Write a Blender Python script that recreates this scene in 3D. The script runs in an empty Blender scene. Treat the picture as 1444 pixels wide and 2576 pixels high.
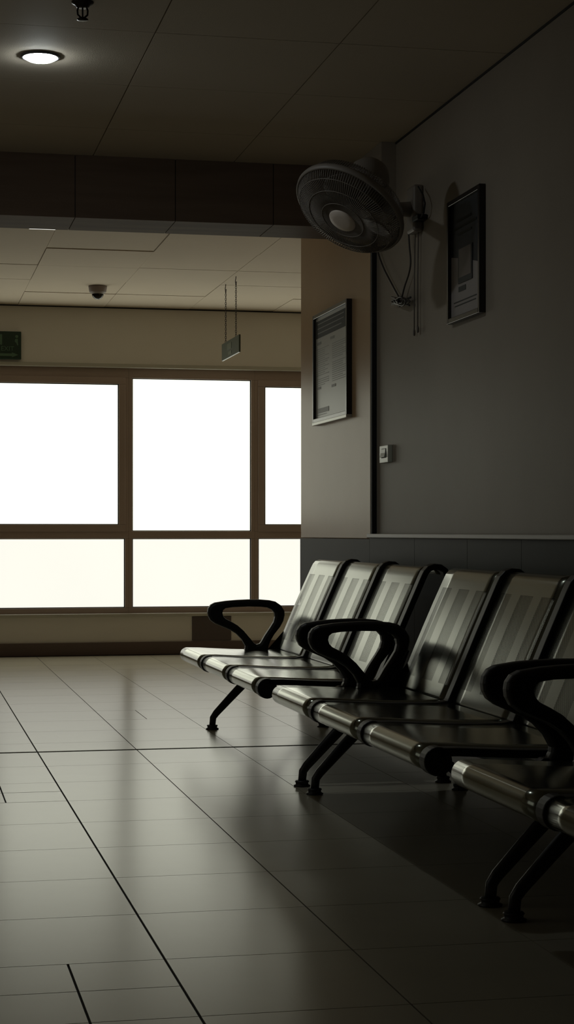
import bpy, bmesh, math, random
from mathutils import Vector, Matrix
random.seed(7)
S = bpy.context.scene
COL = S.collection

# ------------------------------------------------------------------ camera, world, exposure
EYE = 0.95
TH = math.radians(12.13)
F = 4500.0
cam = bpy.data.cameras.new('camera'); cam_o = bpy.data.objects.new('camera', cam); COL.objects.link(cam_o)
cam.sensor_fit = 'VERTICAL'; cam.sensor_height = 36.0; cam.lens = F/2576*36.0
cam.shift_y = 52/2576
cam.clip_start = 0.05; cam.clip_end = 100
cam_o.location = (0, 0, EYE); cam_o.rotation_euler = (math.radians(90), 0, -TH)
S.camera = cam_o
S.view_settings.view_transform = 'Standard'
S.view_settings.look = 'None'
S.view_settings.exposure = 0.0
S.view_settings.gamma = 1.0
S.view_settings.use_curve_mapping = False
w = bpy.data.worlds.new('world'); S.world = w; w.use_nodes = True
w.node_tree.nodes['Background'].inputs[0].default_value = (0.9, 0.95, 1.0, 1)
w.node_tree.nodes['Background'].inputs[1].default_value = 0.05
S.cycles.max_bounces = 10; S.cycles.diffuse_bounces = 5; S.cycles.glossy_bounces = 5
S.cycles.sample_clamp_indirect = 4.0
S.cycles.use_denoising = True

PANE_UP = 1.7      # brightness of the daylit frosted glass
PANE_LOW = 0.97
PANE_FILL = 0.3  # glow of the added fill window, out of view on the left
LAMP = 105.0

CT, ST = math.cos(TH), math.sin(TH)
def wall_pt(px, py, X):
    """point on the side plane x = X seen at photo pixel (measuring helper)"""
    t = (px-722)/F
    # ray direction (cam x = t, depth 1, up = (1340-py)/F)
    dx = t*CT + ST; dy = CT - t*ST; dz = (1340-py)/F
    s = X/dx
    return Vector((X, dy*s, EYE+dz*s))

# ------------------------------------------------------------------ materials
def mat(name, color, rough=0.6, metal=0.0, var=0.0, vscale=3.0, bump=0.0, bscale=60.0, spec=0.5, col2=None, stretch=(1,1,1), ior=None):
    m = bpy.data.materials.new(name); m.use_nodes = True
    nt = m.node_tree; N = nt.nodes; L = nt.links
    b = N['Principled BSDF']
    b.inputs['Base Color'].default_value = (*color, 1)
    b.inputs['Roughness'].default_value = rough
    b.inputs['Metallic'].default_value = metal
    b.inputs['Specular IOR Level'].default_value = spec
    if ior: b.inputs['IOR'].default_value = ior
    tc = N.new('ShaderNodeTexCoord'); mp = N.new('ShaderNodeMapping'); mp.inputs['Scale'].default_value = stretch
    L.new(tc.outputs['Object'], mp.inputs[0])
    if var > 0 or col2:
        n = N.new('ShaderNodeTexNoise'); n.inputs['Scale'].default_value = vscale; n.inputs['Detail'].default_value = 5
        L.new(mp.outputs[0], n.inputs['Vector'])
        r = N.new('ShaderNodeValToRGB'); r.color_ramp.elements[0].position = 0.32; r.color_ramp.elements[1].position = 0.68
        c2 = col2 or tuple(c*(1-var) for c in color)
        r.color_ramp.elements[0].color = (*c2, 1); r.color_ramp.elements[1].color = (*color, 1)
        L.new(n.outputs['Fac'], r.inputs[0]); L.new(r.outputs[0], b.inputs['Base Color'])
    if bump > 0:
        n2 = N.new('ShaderNodeTexNoise'); n2.inputs['Scale'].default_value = bscale; n2.inputs['Detail'].default_value = 4
        L.new(mp.outputs[0], n2.inputs['Vector'])
        bp = N.new('ShaderNodeBump'); bp.inputs['Strength'].default_value = bump; bp.inputs['Distance'].default_value = 0.01
        L.new(n2.outputs['Fac'], bp.inputs['Height']); L.new(bp.outputs[0], b.inputs['Normal'])
    return m

def emat(name, color, strength, var=0.0):
    m = bpy.data.materials.new(name); m.use_nodes = True
    nt = m.node_tree; N = nt.nodes; L = nt.links
    b = N['Principled BSDF']
    b.inputs['Base Color'].default_value = (0.3, 0.3, 0.28, 1); b.inputs['Roughness'].default_value = 0.5
    b.inputs['Emission Color'].default_value = (*color, 1); b.inputs['Emission Strength'].default_value = strength
    if var:
        tc = N.new('ShaderNodeTexCoord'); n = N.new('ShaderNodeTexNoise'); n.inputs['Scale'].default_value = 0.9
        L.new(tc.outputs['Object'], n.inputs['Vector'])
        mr = N.new('ShaderNodeMapRange'); mr.inputs['To Min'].default_value = strength*(1-var); mr.inputs['To Max'].default_value = strength*(1+var)
        L.new(n.outputs['Fac'], mr.inputs['Value']); L.new(mr.outputs[0], b.inputs['Emission Strength'])
    return m

M = {}
M['wall'] = mat('wall_paint', (0.355, 0.31, 0.26), 0.42, ior=1.10, var=0.10, vscale=1.6, bump=0.04, bscale=120)
M['pillar'] = mat('pillar_paint', (0.62, 0.435, 0.27), 0.27, ior=1.11, var=0.08, vscale=1.5, bump=0.04, bscale=120)
M['backwall'] = mat('window_wall_paint', (0.78, 0.74, 0.66), 0.6, var=0.05, vscale=1.2, bump=0.04, bscale=100)
M['dado'] = mat('dado_tile', (0.045, 0.048, 0.042), 0.42, var=0.12, vscale=2.0, ior=1.08)
M['dadotrim'] = mat('dado_cap', (0.20, 0.17, 0.15), 0.4, var=0.1)
M['ceil'] = mat('ceiling_tile', (0.62, 0.54, 0.435), 0.8, spec=0.2, var=0.05, vscale=1.3, bump=0.12, bscale=220)
M['gap'] = mat('shadow_gap', (0.03, 0.028, 0.025), 0.9)
M['bulk'] = mat('bulkhead_laminate', (0.19, 0.135, 0.10), 0.6, ior=1.08, var=0.2, vscale=4, stretch=(0.4, 4, 4))
M['tile'] = mat('floor_tile', (0.50, 0.455, 0.345), 0.225, var=0.08, vscale=2.2, spec=0.5)
M['tile'].node_tree.nodes['Principled BSDF'].inputs['IOR'].default_value = 1.33
M['grout'] = mat('grout', (0.018, 0.016, 0.013), 0.9)
M['winframe'] = mat('bronze_aluminium', (0.40, 0.31, 0.26), 0.45, metal=0.0, var=0.06)
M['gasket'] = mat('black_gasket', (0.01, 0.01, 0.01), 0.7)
M['sill'] = mat('sill_stone', (0.5, 0.48, 0.40), 0.35, var=0.06)
M['skirt'] = mat('skirting', (0.13, 0.09, 0.075), 0.4, var=0.1)
M['pane_up'] = emat('frosted_glass', (0.985, 1.0, 0.84), PANE_UP, 0.03)
M['pane_fill'] = emat('frosted_glass_fill', (0.985, 1.0, 0.90), PANE_FILL, 0.03)
M['pane_low'] = emat('frosted_glass_lower', (1.0, 0.99, 0.89), PANE_LOW, 0.03)
M['black'] = mat('black_plastic', (0.011, 0.010, 0.010), 0.45, bump=0.03, bscale=300)
M['blackmetal'] = mat('black_powder_coat', (0.014, 0.013, 0.013), 0.4, bump=0.03, bscale=250)
M['fan'] = mat('fan_plastic', (0.24, 0.21, 0.185), 0.5)
M['fanhub'] = mat('fan_badge', (0.8, 0.7, 0.63), 0.4)
M['frameblk'] = mat('poster_frame', (0.018, 0.016, 0.015), 0.3)
M['framealu'] = mat('poster_frame_bottom', (0.5, 0.5, 0.45), 0.35, metal=0.4)
M['paper'] = mat('poster_paper', (0.62, 0.64, 0.62), 0.35, spec=0.25)
M['paper2'] = mat('poster_paper_pale', (0.32, 0.29, 0.28), 0.6, spec=0.15)
M['inkdark'] = mat('poster_dark_print', (0.045, 0.048, 0.048), 0.6, spec=0.15)
M['ink'] = mat('poster_ink', (0.20, 0.20, 0.20), 0.5)
M['ink2'] = mat('poster_ink_soft', (0.28, 0.29, 0.285), 0.5)
M['navy'] = mat('poster_navy_print', (0.022, 0.024, 0.03), 0.6, spec=0.15)
M['switch'] = mat('switch_plastic', (0.60, 0.62, 0.54), 0.35)
M['rocker'] = mat('switch_rocker', (0.52, 0.54, 0.47), 0.35)
M['cable'] = mat('grey_cable', (0.07, 0.062, 0.056), 0.5)
M['cablelt'] = mat('grey_cord', (0.16, 0.14, 0.125), 0.5)
M['green'] = mat('exit_green', (0.012, 0.035, 0.018), 0.4)
M['greenlt'] = mat('exit_pale_print', (0.09, 0.17, 0.10), 0.5)
M['greenhang'] = mat('hanging_sign_green', (0.05, 0.075, 0.055), 0.4)
M['greenhang2'] = mat('hanging_sign_print', (0.13, 0.16, 0.12), 0.4)
M['chain'] = mat('dark_chain', (0.05, 0.04, 0.04), 0.45, metal=0.5)
M['domebase'] = mat('camera_housing', (0.30, 0.25, 0.235), 0.5)
M['dome'] = mat('camera_dome', (0.01, 0.008, 0.008), 0.12)
M['domering'] = mat('camera_ring', (0.45, 0.42, 0.37), 0.4)
M['brass'] = mat('sprinkler_metal', (0.03, 0.026, 0.022), 0.4, metal=0.5)
M['lamp'] = emat('lamp_diffuser', (0.92, 1.0, 1.0), LAMP)
M['lamprim'] = mat('lamp_rim', (0.12, 0.12, 0.15), 0.35)
M['panel_lit'] = emat('panel_diffuser', (1.0, 1.0, 0.92), 1.6)
M['brown'] = mat('brown_board', (0.10, 0.075, 0.068), 0.5, var=0.05)

def steel(name, rough, perf, color=(0.23, 0.24, 0.20)):
    m = bpy.data.materials.new(name); m.use_nodes = True
    nt = m.node_tree; N = nt.nodes; L = nt.links
    b = N['Principled BSDF']; out = N['Material Output']
    b.inputs['Base Color'].default_value = (*color, 1); b.inputs['Metallic'].default_value = 1.0
    b.inputs['Roughness'].default_value = rough
    tc = N.new('ShaderNodeTexCoord')
    mp = N.new('ShaderNodeMapping'); mp.inputs['Scale'].default_value = (6, 0.7, 6); L.new(tc.outputs['Object'], mp.inputs[0])
    n = N.new('ShaderNodeTexNoise'); n.inputs['Scale'].default_value = 5; n.inputs['Detail'].default_value = 4
    L.new(mp.outputs[0], n.inputs['Vector'])
    mr = N.new('ShaderNodeMapRange'); dv = 0.01 if perf else 0.05
    mr.inputs['To Min'].default_value = rough-dv; mr.inputs['To Max'].default_value = rough+dv
    L.new(n.outputs['Fac'], mr.inputs['Value']); L.new(mr.outputs[0], b.inputs['Roughness'])
    if perf:
        sx = N.new('ShaderNodeSeparateXYZ'); L.new(tc.outputs['UV'], sx.inputs[0])
        def math_(op, a, bb=None, c=None):
            q = N.new('ShaderNodeMath'); q.operation = op
            for i, v in enumerate((a, bb, c)):
                if v is None: continue
                if isinstance(v, (int, float)): q.inputs[i].default_value = v
                else: L.new(v, q.inputs[i])
            return q.outputs[0]
        U, V = sx.outputs[0], sx.outputs[1]      # U, V in metres
        # three bands across the width
        band = None
        for (a, c) in ((0.04, 0.15), (0.235, 0.355), (0.43, 0.545)):
            k = math_('MULTIPLY', math_('GREATER_THAN', U, a), math_('LESS_THAN', U, c))
            band = k if band is None else math_('ADD', band, k)
        band = math_('MULTIPLY', band, math_('MULTIPLY', math_('GREATER_THAN', V, 0.065), math_('LESS_THAN', V, perf)))
        P = 0.0075
        us = math_('DIVIDE', U, P); vs = math_('DIVIDE', V, P)
        def dots(off):
            fu = math_('SUBTRACT', math_('FRACT', math_('ADD', us, off)), 0.5)
            fv = math_('SUBTRACT', math_('FRACT', math_('ADD', vs, off)), 0.5)
            d = math_('ADD', math_('MULTIPLY', fu, fu), math_('MULTIPLY', fv, fv))
            return math_('LESS_THAN', d, 0.075)
        hole = math_('MULTIPLY', math_('MINIMUM', math_('ADD', dots(0.0), dots(0.5)), 1.0), band)
        tr = N.new('ShaderNodeBsdfTransparent'); mx = N.new('ShaderNodeMixShader')
        L.new(hole, mx.inputs[0]); L.new(b.outputs[0], mx.inputs[1]); L.new(tr.outputs[0], mx.inputs[2])
        L.new(mx.outputs[0], out.inputs['Surface'])
    return m
M['seatsteel'] = steel('brushed_steel_seat', 0.17, 0)
M['backsteel'] = steel('perforated_steel_back', 0.21, 0.41, (0.135, 0.142, 0.118))

# ------------------------------------------------------------------ mesh helpers
class MB:
    def __init__(s): s.bm = bmesh.new(); s.mats = []
    def mi(s, m):
        if m is None: return 0
        if m not in s.mats: s.mats.append(m)
        return s.mats.index(m)
    def box(s, x0, x1, y0, y1, z0, z1, m=None):
        v = [s.bm.verts.new(p) for p in ((x0,y0,z0),(x1,y0,z0),(x1,y1,z0),(x0,y1,z0),(x0,y0,z1),(x1,y0,z1),(x1,y1,z1),(x0,y1,z1))]
        k = s.mi(m)
        for f in ((0,3,2,1),(4,5,6,7),(0,1,5,4),(1,2,6,5),(2,3,7,6),(3,0,4,7)):
            s.bm.faces.new([v[i] for i in f]).material_index = k
        return s
    def prism(s, pts, axis, a, b, m=None, smooth=False):
        """pts: 2D outline; axis 'y' -> (x,z) outline swept in y, 'x' -> (y,z)"""
        def P(p, t):
            return (p[0], t, p[1]) if axis == 'y' else ((t, p[0], p[1]) if axis == 'x' else (p[0], p[1], t))
        A = [s.bm.verts.new(P(p, a)) for p in pts]; B = [s.bm.verts.new(P(p, b)) for p in pts]
        k = s.mi(m); n = len(pts)
        for i in range(n):
            f = s.bm.faces.new((A[i], A[(i+1) % n], B[(i+1) % n], B[i])); f.material_index = k; f.smooth = smooth
        f = s.bm.faces.new(A[::-1]); f.material_index = k
        f = s.bm.faces.new(B); f.material_index = k
        return s
    def tube(s, pts, r, m=None, n=10, caps=True, closed=False):
        pts = [Vector(p) for p in pts]; k = s.mi(m); rings = []
        N_ = len(pts)
        rr = r if isinstance(r, (list, tuple)) else [r]*N_
        up0 = None
        for i, p in enumerate(pts):
            if closed: t = pts[(i+1) % N_]-pts[i-1]
            else: t = pts[min(i+1, N_-1)]-pts[max(i-1, 0)]
            t.normalize()
            if up0 is None:
                up0 = Vector((0,0,1)) if abs(t.z) < 0.9 else Vector((1,0,0))
            a = t.cross(up0); a.normalize(); b_ = a.cross(t); b_.normalize(); up0 = b_
            q = rr[i]
            ra, rb = q if isinstance(q, (list, tuple)) else (q, q)
            rings.append([s.bm.verts.new(p + a*math.cos(2*math.pi*j/n)*ra + b_*math.sin(2*math.pi*j/n)*rb) for j in range(n)])
        for i in range(N_ if closed else N_-1):
            A, B = rings[i], rings[(i+1) % N_]
            for j in range(n):
                f = s.bm.faces.new((A[j], A[(j+1) % n], B[(j+1) % n], B[j])); f.material_index = k; f.smooth = True
        if caps and not closed:
            s.bm.faces.new(rings[0][::-1]).material_index = k; s.bm.faces.new(rings[-1]).material_index = k
        return s
    def lathe(s, prof, c, axis, m=None, n=32, smooth=True):
        """prof: list of (radius, distance along axis); c origin; axis Vector"""
        k = s.mi(m); ax = Vector(axis).normalized(); c = Vector(c)
        u = ax.cross(Vector((0.3, 0.2, 1)) if abs(ax.z) < 0.9 else Vector((1, 0, 0))).normalized(); v = ax.cross(u)
        rings = []
        for (r, d) in prof:
            if r < 1e-6: rings.append([s.bm.verts.new(c+ax*d)])
            else: rings.append([s.bm.verts.new(c+ax*d+(u*math.cos(2*math.pi*j/n)+v*math.sin(2*math.pi*j/n))*r) for j in range(n)])
        for i in range(len(prof)-1):
            A, B = rings[i], rings[i+1]
            for j in range(n):
                j2 = (j+1) % n
                if len(A) == 1 and len(B) == 1: continue
                if len(A) == 1: vs = (A[0], B[j2], B[j])
                elif len(B) == 1: vs = (A[j], A[j2], B[0])
                else: vs = (A[j], A[j2], B[j2], B[j])
                f = s.bm.faces.new(vs); f.material_index = k; f.smooth = smooth
        return s
    def build(s, name, m=None, parent=None, bevel=0, seg=2, loc=None):
        bmesh.ops.recalc_face_normals(s.bm, faces=s.bm.faces)
        me = bpy.data.meshes.new(name); s.bm.to_mesh(me); s.bm.free()
        if s.mats and m is None:
            for q in s.mats: me.materials.append(q)
        else: me.materials.append(m)
        o = bpy.data.objects.new(name, me); COL.objects.link(o)
        if parent: o.parent = parent
        if loc: o.location = loc
        if bevel:
            bv = o.modifiers.new('bevel', 'BEVEL'); bv.width = bevel; bv.segments = seg; bv.limit_method = 'ANGLE'; bv.angle_limit = math.radians(35)
        return o

def tag(o, label=None, cat=None, group=None, kind=None):
    if label: o['label'] = label
    if cat: o['category'] = cat
    if group: o['group'] = group
    if kind: o['kind'] = kind
    return o
def empty(name, loc, label, cat, group=None):
    o = bpy.data.objects.new(name, None); COL.objects.link(o); o.location = loc; o.empty_display_size = 0.05
    return tag(o, label, cat, group)
def struct(o, label, cat):
    return tag(o, label, cat, None, 'structure')
def text_mesh(s, size, m, parent, name, matrix, extrude=0.001):
    cu = bpy.data.curves.new(name, 'FONT'); cu.body = s; cu.size = size; cu.extrude = extrude; cu.align_x = 'LEFT'
    t = bpy.data.objects.new(name+'_tmp', cu); COL.objects.link(t)
    dg = bpy.context.evaluated_depsgraph_get(); dg.update()
    me = bpy.data.meshes.new_from_object(t.evaluated_get(dg))
    bpy.data.objects.remove(t); me.transform(matrix)
    me.materials.clear(); me.materials.append(m)
    o = bpy.data.objects.new(name, me); COL.objects.link(o); o.parent = parent
    return o

# ------------------------------------------------------------------ setting
CH = 2.70            # ceiling height
XW = 2.164           # side wall plane
XP = 2.140           # pillar plane
YB = 13.856          # window wall plane
XL, XR, YN = -3.2, 5.0, -3.0
PY0, PY1 = 8.10, 9.594

# floor: individual tiles over a dark grout bed
fl = MB()
fl.box(XL, XR, YN, YB+0.2, -0.06, -0.003, M['grout'])
xs = [0.571+0.431*k for k in range(-13, 11)]
near = [7.80-0.481*j for j in range(0, 23)]
far = [7.80, 8.12]+[8.12+0.472*k for k in range(1, 13)]
ys = sorted(set([round(v, 4) for v in near+far]))
def gx(x):
    if abs(x-0.571) < 1e-3: return 0.0030
    if abs(x-1.002) < 1e-3: return 0.0020
    return 0.0013
def gy(y): return 0.019 if abs(y-7.80) < 1e-3 else 0.0016
def ftile(x0, x1, y0, y1, a, b, c, d):
    fl.box(max(x0+a, XL), min(x1-b, XR), max(y0+c, YN), min(y1-d, YB+0.15), -0.006, 0.0, M['tile'])
for i in range(len(xs)-1):
    for j in range(len(ys)-1):
        x0, x1, y0, y1 = xs[i], xs[i+1], ys[j], ys[j+1]
        if y0 > YB+0.1 or y1 < YN or x1 < XL or x0 > XR: continue
        a, b, c, d = gx(x0), gx(x1), gy(y0), gy(y1)
        col0 = abs(x1-0.571) < 1e-3
        ym = (y0+y1)/2; xm = (x0+x1)/2
        split = (col0 and (abs(y0-(7.80-0.481*3)) < 2e-3 or y1 < 7.80-0.481*8+2e-3)) 
        if split:
            g = 0.0028
            if y1 < 4.1: c2 = 0.0018
            else: c2 = 0.0035; c = 0.004
            for (u0, u1, ga, gb) in ((x0, xm, a, g), (xm, x1, g, b)):
                ftile(u0, u1, y0, ym, ga, gb, c, c2); ftile(u0, u1, ym, y1, ga, gb, c2, d)
        elif abs(x0-1.002) < 1e-3 and abs(y0-(8.12+0.472*2)) < 2e-3:
            ftile(x0, xm, y0, y1, a, 0.002, 0.003, 0.003); ftile(xm, x1, y0, y1, 0.002, b, c, d)
        else:
            ftile(x0, x1, y0, y1, a, b, c, d)
struct(fl.build('floor'), 'glossy beige rectangular floor tiles with dark joints', 'floor')

# ceiling: suspended panels
ce = MB()
ce.box(XL, XR, YN, YB+0.2, CH+0.02, CH+0.08, M['gap'])
cx = [0.865+0.665*k for k in range(-9, 8)]
cy = sorted([6.217-0.73*k for k in range(1, 14)]+[6.217, 6.976, 7.74, 8.31, 8.97, 9.67, 10.37, 11.07, 11.78, 12.46, 13.10, YB])
for i in range(len(cx)-1):
    for j in range(len(cy)-1):
        x0, x1, y0, y1 = cx[i], cx[i+1], cy[j], cy[j+1]
        g = 0.0022
        dz = random.choice((0, 0, 0.0012, 0.0025, -0.001))
        if y1 < 8.32: dz = random.choice((0, 0, 0.0004))
        if y0 > 8.3: g = 0.0018
        if abs(x0-0.865) < 0.01 and abs(y0-10.37) < 0.01: dz = 0.004
        ce.box(max(x0+g, XL), min(x1-g, XR), max(y0+g, YN), min(y1-g, YB), CH+dz, CH+0.021, M['ceil'])
struct(ce.build('ceiling'), 'suspended ceiling of square beige panels', 'ceiling')

# right wall (near part), recessed a little behind the pillar face
struct(MB().box(XW, XW+0.2, YN, PY0+0.02, 0.0, CH+0.03).build('wall_right', M['wall']), 'pale grey painted right wall behind the benches', 'wall')
struct(MB().box(XP, XW+0.2, PY0, PY1, 0.921, CH+0.03).build('wall_pillar', M['pillar'], bevel=0.004), 'warm cream painted pillar carrying the notice', 'wall')
# dado
da = MB()
yy = -3.0
joints = [YN, -1.2, 0.4, 2.0, 3.4, 4.55, 5.35, 6.0, 6.62, 7.35, PY0]
for a, b in zip(joints[:-1], joints[1:]):
    da.box(XP-0.004, XW+0.05, a+0.0015, b-0.0015, 0.0, 0.925, M['dado'])
da.box(XP-0.004, XW+0.05, PY0+0.0015, PY1, 0.0, 0.92, M['dado'])
da.box(XP, XW+0.04, YN, PY1-0.001, 0.0, 0.915, M['gap'])
struct(da.build('trim_1'), 'grey tiled dado along the right wall', 'dado')
struct(MB().box(XP-0.018, XW+0.01, YN, PY0+0.004, 0.925, 0.945).build('trim_2', M['dadotrim'], bevel=0.004), 'narrow brown cap moulding on top of the dado', 'moulding')
struct(MB().box(XP-0.014, XP, YN, PY1, 0.0, 0.10).build('baseboard_right', M['skirt']), 'dark baseboard along the right wall', 'baseboard')
# ceiling shadow moulding + corner box
struct(MB().box(XW-0.004, XW+0.002, YN, 7.74, CH-0.009, CH+0.002).build('trim_3', M['gap']), 'thin dark shadow line between right wall and ceiling', 'moulding')
struct(MB().box(2.094, XW+0.01, 7.74, 8.32, 2.41, CH+0.01).build('trim_4', M['wall'], bevel=0.003), 'boxed casing in the corner below the ceiling', 'casing')
struct(MB().box(XP+0.001, XW+0.002, 8.075, PY0+0.002, 0.945, CH+0.002).build('shade_strip', M['gasket']), 'black vertical strip standing in for shade where the grey wall meets the pillar', 'moulding')  # shade of the pillar's turned-away face, laid on as a black strip
# bulkhead
bk = MB()
bx = [0.782+0.469*k for k in range(-13, 3)]+[XP+0.01]
for a, b in zip(bx[:-1], bx[1:]):
    bk.box(max(a+0.002, XL), b-0.002, 8.31, 8.66, 2.41, CH+0.01, M['bulk'])
bk.box(XL, XP+0.01, 8.318, 8.652, 2.418, CH+0.01, M['gap'])
struct(bk.build('trim_5'), 'dark brown panelled bulkhead dropping below the ceiling', 'bulkhead')

# window wall with openings
bw = MB()
WT, WB = 2.235, 0.315          # opening
WX0, WX1 = -0.42, 4.6
bw.box(XL, XR, YB, YB+0.2, WT, CH+0.03)
bw.box(XL, XR, YB, YB+0.2, 0, WB)
bw.box(XL, WX0, YB, YB+0.2, WB, WT)
bw.box(WX1, XR, YB, YB+0.2, WB, WT)
struct(bw.build('wall_back', M['backwall']), 'cream window wall across the far end', 'wall')
struct(MB().box(XL, XR, YB-0.025, YB, 0, 0.10).build('baseboard_back', M['skirt'], bevel=0.003), 'dark brown baseboard under the windows', 'baseboard')
struct(MB().box(XL, XR, YB-0.006, YB+0.01, CH-0.010, CH+0.002).build('trim_6', M['gap']), 'dark joint between window wall and ceiling', 'moulding')
# windows: one structure per bay
bays = [(-0.42, 0.62), (0.62, 1.725), (1.725, 2.727), (2.727, 3.73), (3.73, 4.6)]
FY = YB+0.045                 # frame front plane
for n_, (a, b) in enumerate(bays):
    sash = (n_ % 2 == 1)
    root = MB()
    # outer frame
    fw = 0.029
    top, bot, tr0, tr1 = 2.212, 0.335, 0.905, 0.962
    root.box(a, b, FY, FY+0.07, top-0.055, top+0.03)
    root.box(a, b, FY, FY+0.07, bot-0.03, bot+0.03)
    root.box(a, b, FY, FY+0.07, tr0, tr1)
    for (u0, u1) in ((a, a+fw), (b-fw, b)):
        root.box(u0, u1, FY, FY+0.07, bot+0.03, tr0)
        root.box(u0, u1, FY, FY+0.07, tr1, top-0.055)
    wo = root.build('window_%d' % (n_+1), M['winframe'], bevel=0.003)
    struct(wo, 'bronze framed window of frosted glass, bay %s' % ('ending at the pillar' if n_ == 3 else 'in the far wall'), 'window')
    # lower pane
    g = 0.006
    ga = MB()
    def rim(mb, x0, x1, z0, z1, t, y0, y1):
        mb.box(x0, x1, y0, y1, z0, z0+t); mb.box(x0, x1, y0, y1, z1-t, z1)
        mb.box(x0, x0+t, y0, y1, z0+t, z1-t); mb.box(x1-t, x1, y0, y1, z0+t, z1-t)
    rim(ga, a+fw, b-fw, bot+0.03, tr0, g, FY+0.012, FY+0.05)
    MB().box(a+fw+0.004, b-fw-0.004, FY+0.03, FY+0.038, bot+0.034, tr0-0.004).build('lower_pane', M['pane_low'], wo)
    z0, z1 = tr1, top-0.055
    if sash:
        sb = MB(); rim(sb, a+fw-0.002, b-fw+0.002, z0-0.002, z1+0.002, 0.052, FY-0.012, FY+0.05)
        so = sb.build('sash', M['winframe'], wo, bevel=0.004)
        rim(ga, a+fw+0.05, b-fw-0.05, z0+0.05, z1-0.05, g, FY-0.006, FY+0.05)
        MB().box(a+fw+0.054, b-fw-0.054, FY+0.02, FY+0.028, z0+0.054, z1-0.054).build('pane', M['pane_up'], so)
    else:
        rim(ga, a+fw, b-fw, z0, z1, g, FY+0.012, FY+0.05)
        MB().box(a+fw+0.004, b-fw-0.004, FY+0.03, FY+0.038, z0+0.004, z1-0.004).build('upper_pane', M['pane_up'], wo)
    ga.build('gasket', M['gasket'], wo)
struct(MB().box(WX0, WX1, YB-0.03, YB+0.06, 0.297, 0.322).build('trim_7', M['sill'], bevel=0.004), 'pale stone window sill', 'sill')
struct(MB().box(WX0, WX1, YB-0.012, YB+0.05, 2.232, 2.262).build('trim_8', M['sill'], bevel=0.003), 'pale strip above the windows', 'sill')

# rest of the shell
LW = (3.6, 6.6, 0.9, 2.25)     # added window in the left wall, unseen, lights the near room
lw = MB()
lw.box(XL-0.2, XL, YN, LW[0], 0, CH+0.03); lw.box(XL-0.2, XL, LW[1], YB+0.2, 0, CH+0.03)
lw.box(XL-0.2, XL, LW[0], LW[1], 0, LW[2]); lw.box(XL-0.2, XL, LW[0], LW[1], LW[3], CH+0.03)
swn = MB()
for (a, b) in ((LW[0], (LW[0]+LW[1])/2), ((LW[0]+LW[1])/2, LW[1])):
    swn.box(XL-0.10, XL-0.04, a, a+0.04, LW[2], LW[3]); swn.box(XL-0.10, XL-0.04, b-0.04, b, LW[2], LW[3])
    swn.box(XL-0.10, XL-0.04, a+0.04, b-0.04, LW[2], LW[2]+0.05); swn.box(XL-0.10, XL-0.04, a+0.04, b-0.04, LW[3]-0.05, LW[3])
swo = struct(swn.build('window_9', M['winframe']), 'added frosted fill light window in the left wall, out of view', 'window')
for (a, b) in ((LW[0], (LW[0]+LW[1])/2), ((LW[0]+LW[1])/2, LW[1])):
    MB().box(XL-0.08, XL-0.07, a+0.04, b-0.04, LW[2]+0.05, LW[3]-0.05).build('pane', M['pane_fill'], swo)  # glowing panes of the added fill window
struct(lw.build('wall_left', M['wall']), 'painted left wall outside the view', 'wall')
struct(MB().box(XL-0.2, XR+0.2, YN-0.2, YN, 0, CH+0.03).build('wall_front', M['wall']), 'painted wall behind the viewpoint', 'wall')
struct(MB().box(XR, XR+0.2, PY1, YB+0.2, 0, CH+0.03).build('wall_recess', M['wall']), 'end wall of the recess beyond the pillar', 'wall')
struct(MB().box(XW+0.2, XR+0.2, PY1-0.2, PY1, 0, CH+0.03).build('wall_return', M['pillar']), 'return wall behind the pillar', 'wall')

# ------------------------------------------------------------------ benches
SC = Vector((1.342, 0.363)); SR = 0.032
def arc(c, r, a0, a1, n):
    return [(c[0]+r*math.cos(math.radians(a0+(a1-a0)*i/n)), c[1]+r*math.sin(math.radians(a0+(a1-a0)*i/n))) for i in range(n+1)]
seat_prof = arc(SC, SR, -40, -270, 22)[::1]
seat_prof = [(1.40, 0.352)]+arc(SC, SR, -60, -270, 22)+[(1.40, 0.3935), (1.47, 0.389), (1.56, 0.384), (1.66, 0.381), (1.73, 0.380), (1.775, 0.384)]
back_prof = [(1.782, 0.372), (1.787, 0.392), (1.814, 0.455), (1.848, 0.535), (1.883, 0.615), (1.921, 0.70), (1.956, 0.775), (1.967, 0.797), (1.979, 0.810), (1.997, 0.817), (2.020, 0.815), (2.038, 0.803), (2.043, 0.788)]

def sheet(prof, y0, y1, name, m, parent, th=0.004):
    """thin folded sheet following an (x,z) profile between y0 (far) and y1 (near), with metric UVs"""
    bm = bmesh.new(); uv = bm.loops.layers.uv.new('uv')
    d = [0.0]
    for i in range(1, len(prof)): d.append(d[-1]+math.dist(prof[i], prof[i-1]))
    cols = 6; grid = []
    for i, p in enumerate(prof):
        grid.append([bm.verts.new((p[0], y0+(y1-y0)*j/cols, p[1])) for j in range(cols+1)])
    for i in range(len(prof)-1):
        for j in range(cols):
            vs = (grid[i][j], grid[i][j+1], grid[i+1][j+1], grid[i+1][j])
            f = bm.faces.new(vs); f.smooth = True
            for lp, (ii, jj) in zip(f.loops, ((i, j), (i, j+1), (i+1, j+1), (i+1, j))):
                lp[uv].uv = (abs(y1-y0)*jj/cols, d[ii])
    me = bpy.data.meshes.new(name); bm.to_mesh(me); bm.free(); me.materials.append(m)
    o = bpy.data.objects.new(name, me); COL.objects.link(o); o.parent = parent
    so = o.modifiers.new('thick', 'SOLIDIFY'); so.thickness = th; so.offset = 0
    return o

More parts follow.
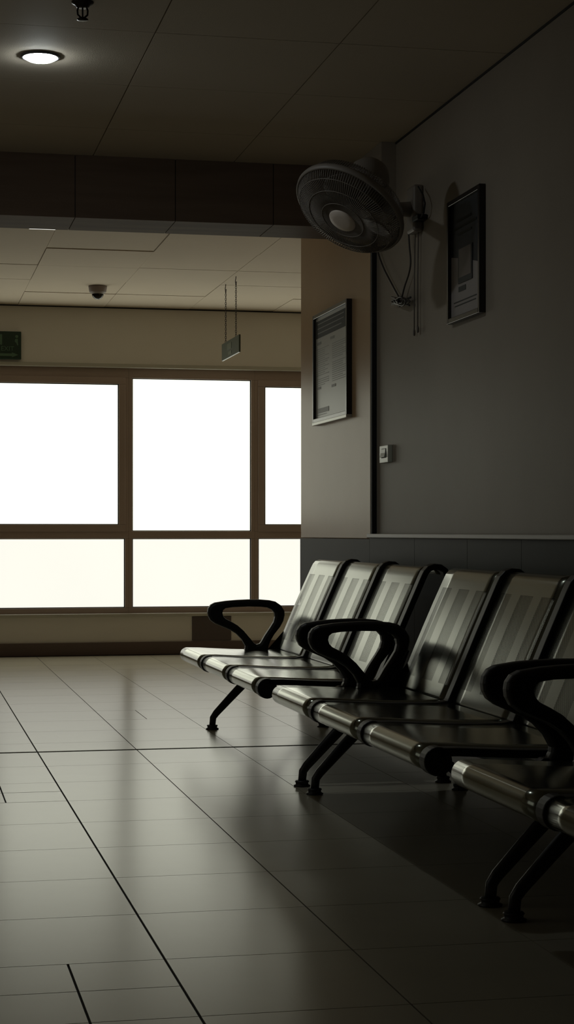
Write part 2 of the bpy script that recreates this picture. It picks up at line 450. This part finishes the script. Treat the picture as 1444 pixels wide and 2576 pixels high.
def ribbon(prof, t_in, t_out):
    """closed outline from a polyline offset to both sides"""
    A, B = [], []
    for i in range(len(prof)):
        p = Vector(prof[i]); q = Vector(prof[min(i+1, len(prof)-1)]); r = Vector(prof[max(i-1, 0)])
        t = (q-r).normalized(); nrm = Vector((-t.y, t.x))
        A.append(tuple(p+nrm*t_out)); B.append(tuple(p-nrm*t_in))
    return A+B[::-1]

def trim_mesh(y0, y1, parent):
    mb = MB()
    mb.prism(arc(SC, SR+0.006, 0, 345, 23), 'y', y0, y1, smooth=False)
    strip = [(1.345, 0.392), (1.40, 0.391), (1.47, 0.387), (1.56, 0.382), (1.66, 0.379), (1.74, 0.380), (1.772, 0.386)]
    mb.prism(ribbon(strip, 0.016, 0.006), 'y', y0, y1)
    bp = [(1.768, 0.372), (1.785, 0.39), (1.814, 0.455), (1.883, 0.615), (1.954, 0.775), (1.965, 0.797), (1.978, 0.811), (1.997, 0.818), (2.020, 0.816), (2.040, 0.803), (2.047, 0.780)]
    mb.prism(ribbon(bp, 0.010, 0.013), 'y', y0, y1)
    return mb.build('side_trim', M['black'], parent, bevel=0.004)

# armrest outline traced in its own side plane (x, z)
def AP(cx_, cz_):
    px = 440+cx_/4.813; py = 1480+cz_/4.813
    return ((px+245)*8.65/4602.6, EYE-(py-1340)*8.65/4500)
outer = [(392,285),(400,240),(430,200),(480,175),(620,155),(760,145),(900,140),(1050,142),(1170,152),(1240,168),(1310,215),(1352,280),(1356,330),(1340,400),(1300,470),(1225,560),(1175,640),(1150,700),(1145,735),(1170,775),(1165,800),(840,800),(838,775),(862,735),(866,700),(820,620),(750,550),(670,500),(580,462),(480,420),(425,380),(398,330)]
inner = [(568,300),(578,262),(610,238),(700,226),(900,220),(1050,224),(1140,234),(1195,258),(1232,298),(1240,350),(1225,410),(1180,480),(1110,580),(1068,650),(1045,678),(1000,688),(960,660),(910,600),(840,520),(760,450),(680,405),(610,370),(580,340)]
def arm_mesh(parent, y):
    cu = bpy.data.curves.new('arm', 'CURVE'); cu.dimensions = '2D'; cu.fill_mode = 'BOTH'
    cu.extrude = 0.010; cu.bevel_depth = 0.014; cu.bevel_resolution = 5; cu.offset = -0.0125
    for pts in (outer, inner):
        sp = cu.splines.new('POLY'); sp.points.add(len(pts)-1); sp.use_cyclic_u = True
        for q, p in zip(sp.points, pts):
            X, Z = AP(*p); q.co = (X, Z, 0, 1)
    t = bpy.data.objects.new('arm_tmp', cu); COL.objects.link(t)
    dg = bpy.context.evaluated_depsgraph_get(); dg.update()
    me = bpy.data.meshes.new_from_object(t.evaluated_get(dg)); bpy.data.objects.remove(t)
    me.transform(Matrix(((1,0,0,0),(0,0,-1,0),(0,1,0,0),(0,0,0,1))))
    for p in me.polygons: p.use_smooth = False
    me.materials.clear(); me.materials.append(M['black'])
    o = bpy.data.objects.new('armrest', me); COL.objects.link(o); o.parent = parent; o.location = (0, y, 0)
    return o

PITCH, PAN, GAP = 0.648, 0.600, 0.048
def make_bench(y0, label):
    root = empty('waiting_bench', (1.70, y0-0.97, 0), label, 'bench', 'steel waiting benches in the row along the right wall')
    def P(o, dy=0.0):
        # parts are written in room coordinates for a bench whose far end is y=0
        o.location = Vector(o.location)+Vector((-1.70, 0.97, 0)); return o
    for k in range(3):
        a = -k*PITCH
        P(sheet(seat_prof, a, a-PAN, 'seat', M['seatsteel'], root))
        P(sheet(back_prof, a, a-PAN, 'backrest', M['backsteel'], root))
        P(trim_mesh(a-PAN, a-PAN-(GAP if k < 2 else 0.052), root))
    P(MB().box(1.700, 1.760, -2.015, 0.0, 0.318, 0.358).build('beam', M['blackmetal'], root, bevel=0.006))
    for yb in (-0.015, -2.0):
        P(arm_mesh(root, yb))
        # cross bracket under the seat that joins legs and armrest to the beam
        P(MB().prism([(1.56, 0.345), (1.60, 0.374), (1.79, 0.374), (1.83, 0.40), (1.87, 0.50), (1.855, 0.505), (1.81, 0.42), (1.77, 0.31), (1.68, 0.31)], 'y', yb-0.018, yb+0.018).build('bracket', M['blackmetal'], root, bevel=0.004))
        for side in (0, 1):
            if side == 0: pts = [(1.735, yb, 0.335), (1.66, yb, 0.262), (1.56, yb, 0.160), (1.482, yb, 0.078), (1.467, yb, 0.056), (1.463, yb, 0.016)]
            else: pts = [(1.735, yb, 0.335), (1.79, yb, 0.262), (1.88, yb, 0.160), (1.985, yb, 0.078), (2.008, yb, 0.056), (2.014, yb, 0.016)]
            lg = P(MB().tube(pts, [(0.016, 0.024), (0.016, 0.023), (0.015, 0.020), (0.014, 0.017), (0.014, 0.016), (0.015, 0.015)], n=14).build('leg', M['blackmetal'], root))
            fx = pts[-1][0]
            ft = MB().lathe([(0.0, 0.0), (0.030, 0.0), (0.032, 0.004), (0.024, 0.008), (0.024, 0.015), (0.027, 0.018), (0.024, 0.022), (0.0, 0.022)], (fx, yb, 0), (0, 0, 1), n=20).build('foot_pad', M['black'], lg)
    return root
make_bench(8.54, 'steel three seat bench farthest along the row, nearest the windows, brightest lit')
make_bench(6.345, 'dim steel three seat bench in the middle of the row, below the wall switch')
make_bench(4.18, 'dark steel three seat bench closest to us, cut off at the photo edge')

# ------------------------------------------------------------------ framed notices
def rect(mb, X, y0, y1, z0, z1, m, t=0.0008):
    mb.box(X-t, X, min(y0, y1), max(y0, y1), z0, z1, m)
def frame_box(X, y0, y1, z0, z1, t, w_):
    mb = MB()
    mb.box(X-t, X, y0, y0+w_, z0, z1); mb.box(X-t, X, y1-w_, y1, z0, z1)
    mb.box(X-t, X, y0+w_, y1-w_, z1-w_, z1); mb.box(X-t, X, y0+w_, y1-w_, z0, z0+w_)
    mb.box(X-t*0.4, X-0.001, y0+w_*0.5, y1-w_*0.5, z0+w_*0.5, z1-w_*0.5)
    return mb
# notice on the pillar
ny0, ny1, nz0, nz1 = 8.449, 9.19, 1.512, 2.090
T = 0.028
nt_ = empty('framed_notice', (XP, (ny0+ny1)/2, nz0), 'large pale printed notice in black frame on the cream pillar', 'notice')
def reloc(o, root):
    o.location = Vector(o.location)-Vector(root.location); return o
reloc(frame_box(XP, ny0, ny1, nz0+0.014, nz1, T, 0.020).build('frame', M['frameblk'], nt_, bevel=0.002), nt_)
o = reloc(MB().box(XP-T-0.002, XP, ny0, ny1, nz0, nz0+0.016).build('frame_rail', M['framealu'], nt_, bevel=0.002), nt_); o['label'] = 'pale metal bottom rail'
pX = XP-T*0.4-0.001
reloc(MB().box(pX-0.001, pX+0.001, ny0+0.018, ny1-0.018, nz0+0.03, nz1-0.018).build('sheet', M['paper'], nt_), nt_)
hd = MB(); rect(hd, pX-0.001, ny0+0.07, ny1-0.03, nz1-0.125, nz1-0.035, M['inkdark'])
reloc(hd.build('header_band', None, nt_), nt_)
tx = MB()
yf, yn_ = ny1-0.045, ny0+0.045       # far / near text edge
for k in range(3):
    rect(tx, pX-0.0018, yf-0.02, yn_+0.06+0.05*(k == 2), nz1-0.055-k*0.024, nz1-0.050-k*0.024, M['ink'])
random.seed(3)
zt = nz1-0.185; row = 0
while zt > nz0+0.20:
    for (a, b) in ((yf, yf-0.27), (yf-0.34, yn_)):
        e = b+random.choice((0, 0.0, 0.03, 0.09))
        if random.random() < 0.92: rect(tx, pX-0.001, a, e, zt, zt+0.0035, M['ink2'])
    zt -= 0.0105; row += 1
for (a, z) in ((yf-0.01, nz1-0.160), (yf-0.30, nz1-0.158), (yf-0.01, nz0+0.185), (yf-0.33, nz0+0.175)):
    rect(tx, pX-0.0015, a, a-0.085, z, z+0.013, M['ink'])
rect(tx, pX-0.0015, yf-0.02, yf-0.27, nz0+0.060, nz0+0.085, M['ink2'])
rect(tx, pX-0.0015, yf-0.02, yf-0.22, nz0+0.050, nz0+0.053, M['ink'])
reloc(tx.build('printed_text', None, nt_), nt_)

# poster on the grey wall
qy0, qy1, qz0, qz1 = 6.479, 6.895, 1.786, 2.275
ps = empty('framed_poster', (XW, (qy0+qy1)/2, qz0), 'small dark poster with phone picture in black frame on the grey wall', 'poster')
reloc(frame_box(XW, qy0, qy1, qz0, qz1, 0.026, 0.020).build('frame', M['frameblk'], ps, bevel=0.002), ps)
qX = XW-0.026*0.4-0.001
reloc(MB().box(qX-0.001, qX+0.001, qy0+0.018, qy1-0.018, qz0+0.018, qz1-0.018).build('sheet', M['paper2'], ps), ps)
nv = MB()
Yf, Yn = qy1-0.0195, qy0+0.0195
H = qz1-qz0
nv.prism([(Yf, qz1-0.02), (Yn, qz1-0.02), (Yn, qz0+0.40*H), (Yn+0.07, qz0+0.43*H), (Yf-0.13, qz0+0.50*H), (Yf, qz0+0.545*H)], 'x', qX-0.002, qX-0.001)
reloc(nv.build('navy_print', M['navy'], ps), ps)
ph = MB(); 
c0, c1 = Yf-0.10, Yn+0.10
ph.box(qX-0.0045, qX-0.002, c1, c0, qz0+0.30*H, qz0+0.58*H, M['inkdark'])
ph.box(qX-0.0052, qX-0.0045, c1+0.012, c0-0.012, qz0+0.345*H, qz0+0.575*H, M['ink'] if False else M['brown'])
reloc(ph.build('phone_picture', None, ps), ps)
pt = MB()
for (a, b, z, h) in ((Yf-0.10, Yf-0.19, 0.235, 0.020), (Yf-0.04, Yn+0.05, 0.155, 0.004), (Yf-0.05, Yn+0.06, 0.125, 0.004)):
    rect(pt, qX-0.002, a, b, qz0+z*H, qz0+z*H+h, M['inkdark'])
for (a, b, z) in ((Yf-0.08, Yn+0.12, 0.80), (Yf-0.05, Yn+0.05, 0.745), (Yf-0.10, Yn+0.11, 0.69)):
    rect(pt, qX-0.0025, a, b, qz0+z*H, qz0+z*H+0.010, M['dado'])
reloc(pt.build('printed_text', None, ps), ps)

# ------------------------------------------------------------------ wall switch
sy0, sy1, sz0, sz1 = 7.80, 7.945, 1.268, 1.348
sw = empty('light_switch', (XW, (sy0+sy1)/2, sz0), 'cream wall switch plate beside the pillar', 'switch')
reloc(MB().box(XW-0.022, XW, sy0, sy1, sz0, sz1).build('plate', M['switch'], sw, bevel=0.003), sw)
pl = MB().box(XW-0.0225, XW-0.010, sy0+0.028, sy1-0.035, sz0+0.022, sz1-0.015); reloc(pl.build('rocker_recess', M['gasket'], sw), sw)
rk = MB().prism([(XW-0.015, sz0+0.024), (XW-0.031, sz0+0.026), (XW-0.026, sz0+0.045), (XW-0.024, sz1-0.017), (XW-0.015, sz1-0.017)], 'y', sy0+0.034, sy1-0.037)
reloc(rk.build('rocker', M['rocker'], sw, bevel=0.001), sw)

# ------------------------------------------------------------------ wall fan
def cam_to_world(v):     # v = (right, up, towards camera)
    return Vector((v[0]*CT - v[2]*ST, -v[0]*ST - v[2]*CT, v[1]))
def pix(px, py, z):
    t = (px-722)/F*z
    return Vector((t*CT+z*ST, z*CT-t*ST, EYE+(1340-py)/F*z))
AX = cam_to_world((-0.455, -0.79, 0.42)).normalized()
FC = pix(880, 525, 7.0)
RR = 0.223
fan = empty('wall_fan', FC, 'dusty wall mounted fan tilted down in the upper corner', 'fan')
def fr(o): return reloc(o, fan)
# guard: wire cage (front and back), rings
U_ = AX.cross(Vector((0, 0, 1))).normalized(); V_ = AX.cross(U_).normalized()
def cp(r, a, d): return FC+(U_*math.cos(a)+V_*math.sin(a))*r+AX*d
fg = MB(); bg = MB()
NW = 130
for k in range(NW):
    a = 2*math.pi*k/NW
    fg.tube([cp(0.05, a, 0.065), cp(0.13, a+0.05, 0.060), cp(0.20, a+0.08, 0.042), cp(RR, a+0.09, 0.006)], 0.0016, n=5)
    bg.tube([cp(RR, a, -0.006), cp(0.205, a, -0.055), cp(0.14, a, -0.088), cp(0.055, a, -0.098)], 0.0016, n=5)
for (r, d) in ((0.09, 0.064), (0.15, 0.057), (0.20, 0.042)):
    fg.tube([cp(r, 2*math.pi*i/48, d) for i in range(48)], 0.0017, n=6, closed=True)
for (r, d) in ((0.10, -0.094), (0.17, -0.075)):
    bg.tube([cp(r, 2*math.pi*i/48, d) for i in range(48)], 0.0017, n=6, closed=True)
fr(fg.build('front_guard', M['fan'], fan)); fr(bg.build('rear_guard', M['fan'], fan))
fr(MB().lathe([(RR-0.002, -0.014), (RR+0.006, -0.012), (RR+0.009, 0), (RR+0.006, 0.012), (RR-0.002, 0.014), (RR-0.004, 0), (RR-0.002, -0.014)], FC, AX, n=64).build('guard_ring', M['fan'], fan))
hb = fr(MB().lathe([(0.056, 0.058), (0.057, 0.066), (0.053, 0.071), (0.03, 0.074), (0, 0.075)], FC, AX, n=36).build('hub_badge', M['fanhub'], fan)); hb['label'] = 'pale round hub badge'
# three broad blades
bl = MB()
for k in range(3):
    a0 = 2*math.pi*k/3
    top_, bot_ = [], []
    for i in range(9):
        r = 0.035+0.165*i/8
        wd = 0.30+0.75*math.sin(math.pi*min(1, (i+1.2)/9.5))
        rowv = []
        for j in range(7):
            s_ = j/6-0.5
            rowv.append(cp(r, a0+s_*wd*1.25, 0.005+s_*0.055))
        top_.append(rowv)
    g1 = [[bl.bm.verts.new(p) for p in r_] for r_ in top_]
    g2 = [[bl.bm.verts.new(p-AX*0.003) for p in r_] for r_ in top_]
    for i in range(8):
        for j in range(6):
            f = bl.bm.faces.new((g1[i][j], g1[i][j+1], g1[i+1][j+1], g1[i+1][j])); f.smooth = True
            f = bl.bm.faces.new((g2[i][j], g2[i+1][j], g2[i+1][j+1], g2[i][j+1])); f.smooth = True
    for j in range(6):
        bl.bm.faces.new((g1[8][j], g1[8][j+1], g2[8][j+1], g2[8][j])); bl.bm.faces.new((g1[0][j+1], g1[0][j], g2[0][j], g2[0][j+1]))
    for i in range(8):
        bl.bm.faces.new((g1[i][0], g1[i+1][0], g2[i+1][0], g2[i][0])); bl.bm.faces.new((g1[i+1][6], g1[i][6], g2[i][6], g2[i+1][6]))
bl.lathe([(0, 0.045), (0.03, 0.04), (0.04, 0.02), (0.04, -0.03), (0, -0.03)], FC, AX, n=24)
fr(bl.build('blades', M['fan'], fan))
fr(MB().lathe([(0.0, -0.085), (0.062, -0.086), (0.082, -0.10), (0.088, -0.14), (0.082, -0.19), (0.062, -0.225), (0.03, -0.24), (0, -0.243)], FC, AX, n=32).build('motor_housing', M['fan'], fan))
MT = Vector((XW, 7.36, 2.33))
mc = FC-AX*0.17
nk = MB()
nk.tube([mc, mc+Vector((0.03, 0.06, -0.09)), MT+Vector((-0.16, -0.10, -0.02)), MT+Vector((-0.06, 0, 0)), MT+Vector((-0.02, 0, 0))], [0.030, 0.028, 0.026, 0.032, 0.036], n=16)
fr(nk.build('neck_arm', M['fan'], fan))
fr(MB().box(XW-0.045, XW, MT.y-0.055, MT.y+0.055, MT.z-0.10, MT.z+0.10).build('wall_mount', M['fan'], fan, bevel=0.012, seg=3))
# dark pull switch cord looping off the fan mount
pc = MB().tube([wall_pt(1052, 470, 2.13), wall_pt(1064, 490, 2.13), wall_pt(1069, 512, 2.13), wall_pt(1066, 535, 2.13), wall_pt(1058, 547, 2.13)], 0.004, n=8)
fr(pc.build('switch_lead', M['gasket'], fan))
q = wall_pt(1050, 549, 2.13)
fr(MB().box(q.x-0.012, XW-0.003, q.y-0.045, q.y+0.045, q.z-0.012, q.z+0.012).build('switch_block', M['gasket'], fan, bevel=0.004))
# two long pull cords hanging flat against the wall
for (xa, xb) in ((1045, 1042), (1053, 1051)):
    a = wall_pt(xa, 556, 2.15); b = wall_pt(xb, 834 if xa == 1045 else 826, 2.15)
    mbb = MB().tube([a, (a+b)/2+Vector((0, 0.006, 0)), b], 0.0026, n=8)
    mbb.lathe([(0, 0), (0.005, 0.004), (0.006, 0.02), (0.003, 0.03), (0, 0.03)], b-Vector((0, 0, 0.02)), (0, 0, 1), n=10)
    fr(mbb.build('pull_cord', M['cablelt'], fan))
# power cable: V hanging loop with a tied bundle
W_ = lambda x, y, X=2.14: wall_pt(x, y, X)
def smooth_path(pts, n=6):
    out = []
    P_ = [pts[0]]+list(pts)+[pts[-1]]
    for i in range(1, len(P_)-2):
        for k in range(n):
            t = k/n
            a, b, c, d = P_[i-1], P_[i], P_[i+1], P_[i+2]
            out.append(0.5*((2*b)+(c-a)*t+(2*a-5*b+4*c-d)*t*t+(3*b-a-3*c+d)*t*t*t))
    out.append(pts[-1]); return out
cab = MB()
cab.tube(smooth_path([W_(946, 600), W_(950, 632), W_(964, 672), W_(982, 708), W_(998, 738), W_(1006, 752)]), 0.0045, n=8)
cab.tube(smooth_path([W_(1010, 752), W_(1018, 720), W_(1028, 690), W_(1033, 660), W_(1030, 620), W_(1027, 570), W_(1026, 530)]), 0.0040, n=8)
bun = MB()
random.seed(11)
for k in range(6):
    dx, dyy = random.uniform(-4, 4), random.uniform(-5, 5)
    loop = [W_(1008+dx+22*math.cos(a)*(1-0.12*k)-0, 757+dyy+7*math.sin(a)+math.cos(a*2+k)*2.0, 2.135-0.003*k) for a in [2*math.pi*i/18 for i in range(18)]]
    bun.tube(loop, 0.0040, n=7, closed=True)
for (e, g) in (((1006, 752), (986, 748)), ((1010, 760), (985, 766)), ((1012, 756), (1033, 748)), ((1010, 762), (1030, 768))):
    bun.tube([W_(*e), W_(*g)], 0.0045, n=7)
bun.tube([W_(1004, 748), W_(1003, 758, 2.11), W_(1005, 769)], 0.007, n=8)
cb = fr(cab.build('power_cable', M['cable'], fan)); bb = bun.build('tied_bundle', M['cable'], cb)

# ------------------------------------------------------------------ ceiling fittings
def downlight(x, y, label):
    r = empty('downlight', (x, y, CH), label, 'ceiling light', 'round downlights in the near ceiling')
    MB().lathe([(0.062, 0.0), (0.072, 0.0), (0.073, -0.004), (0.066, -0.008), (0.060, -0.006), (0.062, 0.0)], (0, 0, 0), (0, 0, 1), n=48).build('rim', M['lamprim'], r)
    MB().lathe([(0.062, -0.003), (0.058, -0.010), (0.045, -0.017), (0.025, -0.022), (0, -0.024)], (0, 0, 0), (0, 0, 1), n=48).build('diffuser', M['lamp'], r)
    return r
downlight(0.495, 6.61, 'glowing round domed downlight at the upper left of the near ceiling')

spk = empty('fire_sprinkler', (0.5807, 5.91, CH), 'dark pendant fire sprinkler in the near ceiling', 'sprinkler')
MB().lathe([(0.0, 0.0), (0.037, 0.0), (0.036, -0.004), (0.026, -0.010), (0.020, -0.018), (0.016, -0.020), (0, -0.020)], (0, 0, 0), (0, 0, 1), n=28).build('escutcheon', M['brass'], spk)
fm = MB()
for s_ in (-1, 1):
    fm.tube([(s_*0.014, 0, -0.018), (s_*0.017, 0, -0.028), (s_*0.016, 0, -0.042), (s_*0.004, 0, -0.053)], 0.0032, n=8)
fm.tube([(0, 0, -0.018), (0, 0, -0.052)], 0.0028, n=8)
fm.build('yoke', M['brass'], spk)
MB().lathe([(0, -0.050), (0.010, -0.051), (0.018, -0.056), (0.019, -0.059), (0.008, -0.062), (0, -0.062)], (0, 0, 0), (0, 0, 1), n=24).build('deflector', M['brass'], spk)

dc = empty('dome_camera', (1.356, 12.71, CH), 'small dome security camera on the far ceiling', 'camera')
MB().lathe([(0, 0.0), (0.066, 0.0), (0.066, -0.006), (0.060, -0.040), (0.052, -0.048), (0.044, -0.050), (0, -0.050)], (0, 0, 0), (0, 0, 1), n=36).build('housing', M['domebase'], dc)
MB().lathe([(0.044, -0.050)]+[(0.042*math.cos(t), -0.052-0.042*math.sin(t)) for t in [math.pi/2*i/10 for i in range(11)]], (0, 0, 0), (0, 0, 1), n=32).build('dome', M['dome'], dc)
MB().lathe([(0.044, -0.049), (0.048, -0.051), (0.045, -0.055), (0.0425, -0.053)], (0, 0, 0), (0, 0, 1), n=36).build('ring', M['domering'], dc)

pn = empty('ceiling_panel_light', (0.78, 10.1, CH), 'small lit ceiling panel just behind the brown bulkhead', 'ceiling light')
MB().box(-0.08, 0.085, -0.22, 0.22, -0.010, -0.001).build('frame', M['lamprim'], pn)
MB().box(-0.072, 0.077, -0.212, 0.212, -0.013, -0.010).build('diffuser', M['panel_lit'], pn)

# hanging sign
HX = 2.227
hs = empty('hanging_sign', (HX, 12.21, 2.17), 'small green sign hanging on two chains from the far ceiling', 'sign')
board = MB().box(-0.006, 0.006, -0.33, 0.335, 0.0, 0.12).build('board', M['greenhang'], hs, bevel=0.002)
pr = MB().box(-0.008, -0.006, -0.05, 0.11, 0.055, 0.098).box(-0.008, -0.006, -0.06, 0.07, 0.018, 0.040)
pr.build('pale_print', M['greenhang2'], hs)
for yy_, top in ((-0.19, CH), (0.205, CH)):
    ch = MB(); z = 0.11; k = 0
    while z < 0.475:
        rr_ = 0.0075
        loop = []
        for i in range(10):
            a = 2*math.pi*i/10
            u_, v_ = 0.0048*math.cos(a), 0.010*math.sin(a)
            loop.append((u_ if k % 2 else 0, yy_+(0 if k % 2 else u_), z+v_))
        ch.tube(loop, 0.0018, n=5, closed=True); z += 0.015; k += 1
    co = ch.build('chain', M['chain'], hs)
    hk = MB().tube([(0, yy_, 0.53), (0, yy_+0.006, 0.516)]+[(0, yy_+0.020*math.sin(a)*0.9, 0.498+0.017*math.cos(a)) for a in [math.pi*(0.25+1.15*i/9) for i in range(10)]], 0.0028, n=7)
    hk.tube([(0, yy_, 0.484), (0, yy_, 0.470)], 0.0045, n=8)
    hk.build('hook', M['chain'], co)

# exit sign on the window wall
ex0, ex1, ez0, ez1 = 0.43, 0.889, 2.277, 2.490
es = empty('exit_sign', ((ex0+ex1)/2, YB, ez0), 'dark green EXIT sign above the windows at left edge', 'sign')
MB().box(-(ex1-ex0)/2, (ex1-ex0)/2, -0.035, 0, 0, ez1-ez0).build('board', M['green'], es, bevel=0.003)
def xo(px):   # px across the photo -> local x of the sign
    u = px+245; z = 13.512/(1-0.2101*u/4602.6); return u*z/4602.6-(ex0+ex1)/2
def zo(py): return EYE+(1340-py)*13.70/4500-ez0
text_mesh('EXIT', 0.050, M['greenlt'], es, 'lettering', Matrix.Translation((xo(2), -0.0365, zo(883)))@Matrix.Rotation(math.radians(90), 4, 'X')@Matrix.Diagonal((0.98, 1, 1, 1)))
ar = MB()
za = zo(893)
ar.prism([(xo(-60), za-0.010), (xo(30), za-0.010), (xo(30), za-0.019), (xo(46), za), (xo(30), za+0.019), (xo(30), za+0.010), (xo(-60), za+0.010)], 'y', -0.037, -0.035)
ar.build('arrow', M['greenlt'], es)
# running figure beside a doorway (generic safety pictogram) and small figure at right
pg = MB()
pg.box(xo(-24), xo(5.5), -0.037, -0.035, zo(868), zo(842))
pg.build('doorway', M['greenlt'], es)
fg2 = MB()
fg2.lathe([(0, 0), (0.012, 0), (0.012, 0.002), (0, 0.002)], (xo(42), -0.037, zo(847)), (0, 1, 0), n=14)
fg2.prism([(xo(37), zo(859)), (xo(38.5), zo(853)), (xo(45), zo(853)), (xo(45), zo(860)), (xo(46), zo(869)), (xo(43.5), zo(869)), (xo(41), zo(862)), (xo(39), zo(862))], 'y', -0.037, -0.035)
fg2.build('figure', M['greenlt'], es)

# brown board low on the window wall
bb_ = tag(MB().box(2.217, 2.527, YB-0.012, YB, 0.106, 0.294).build('access_panel', M['brown'], bevel=0.002), 'brown rectangular panel low on the wall under the sill', 'panel')
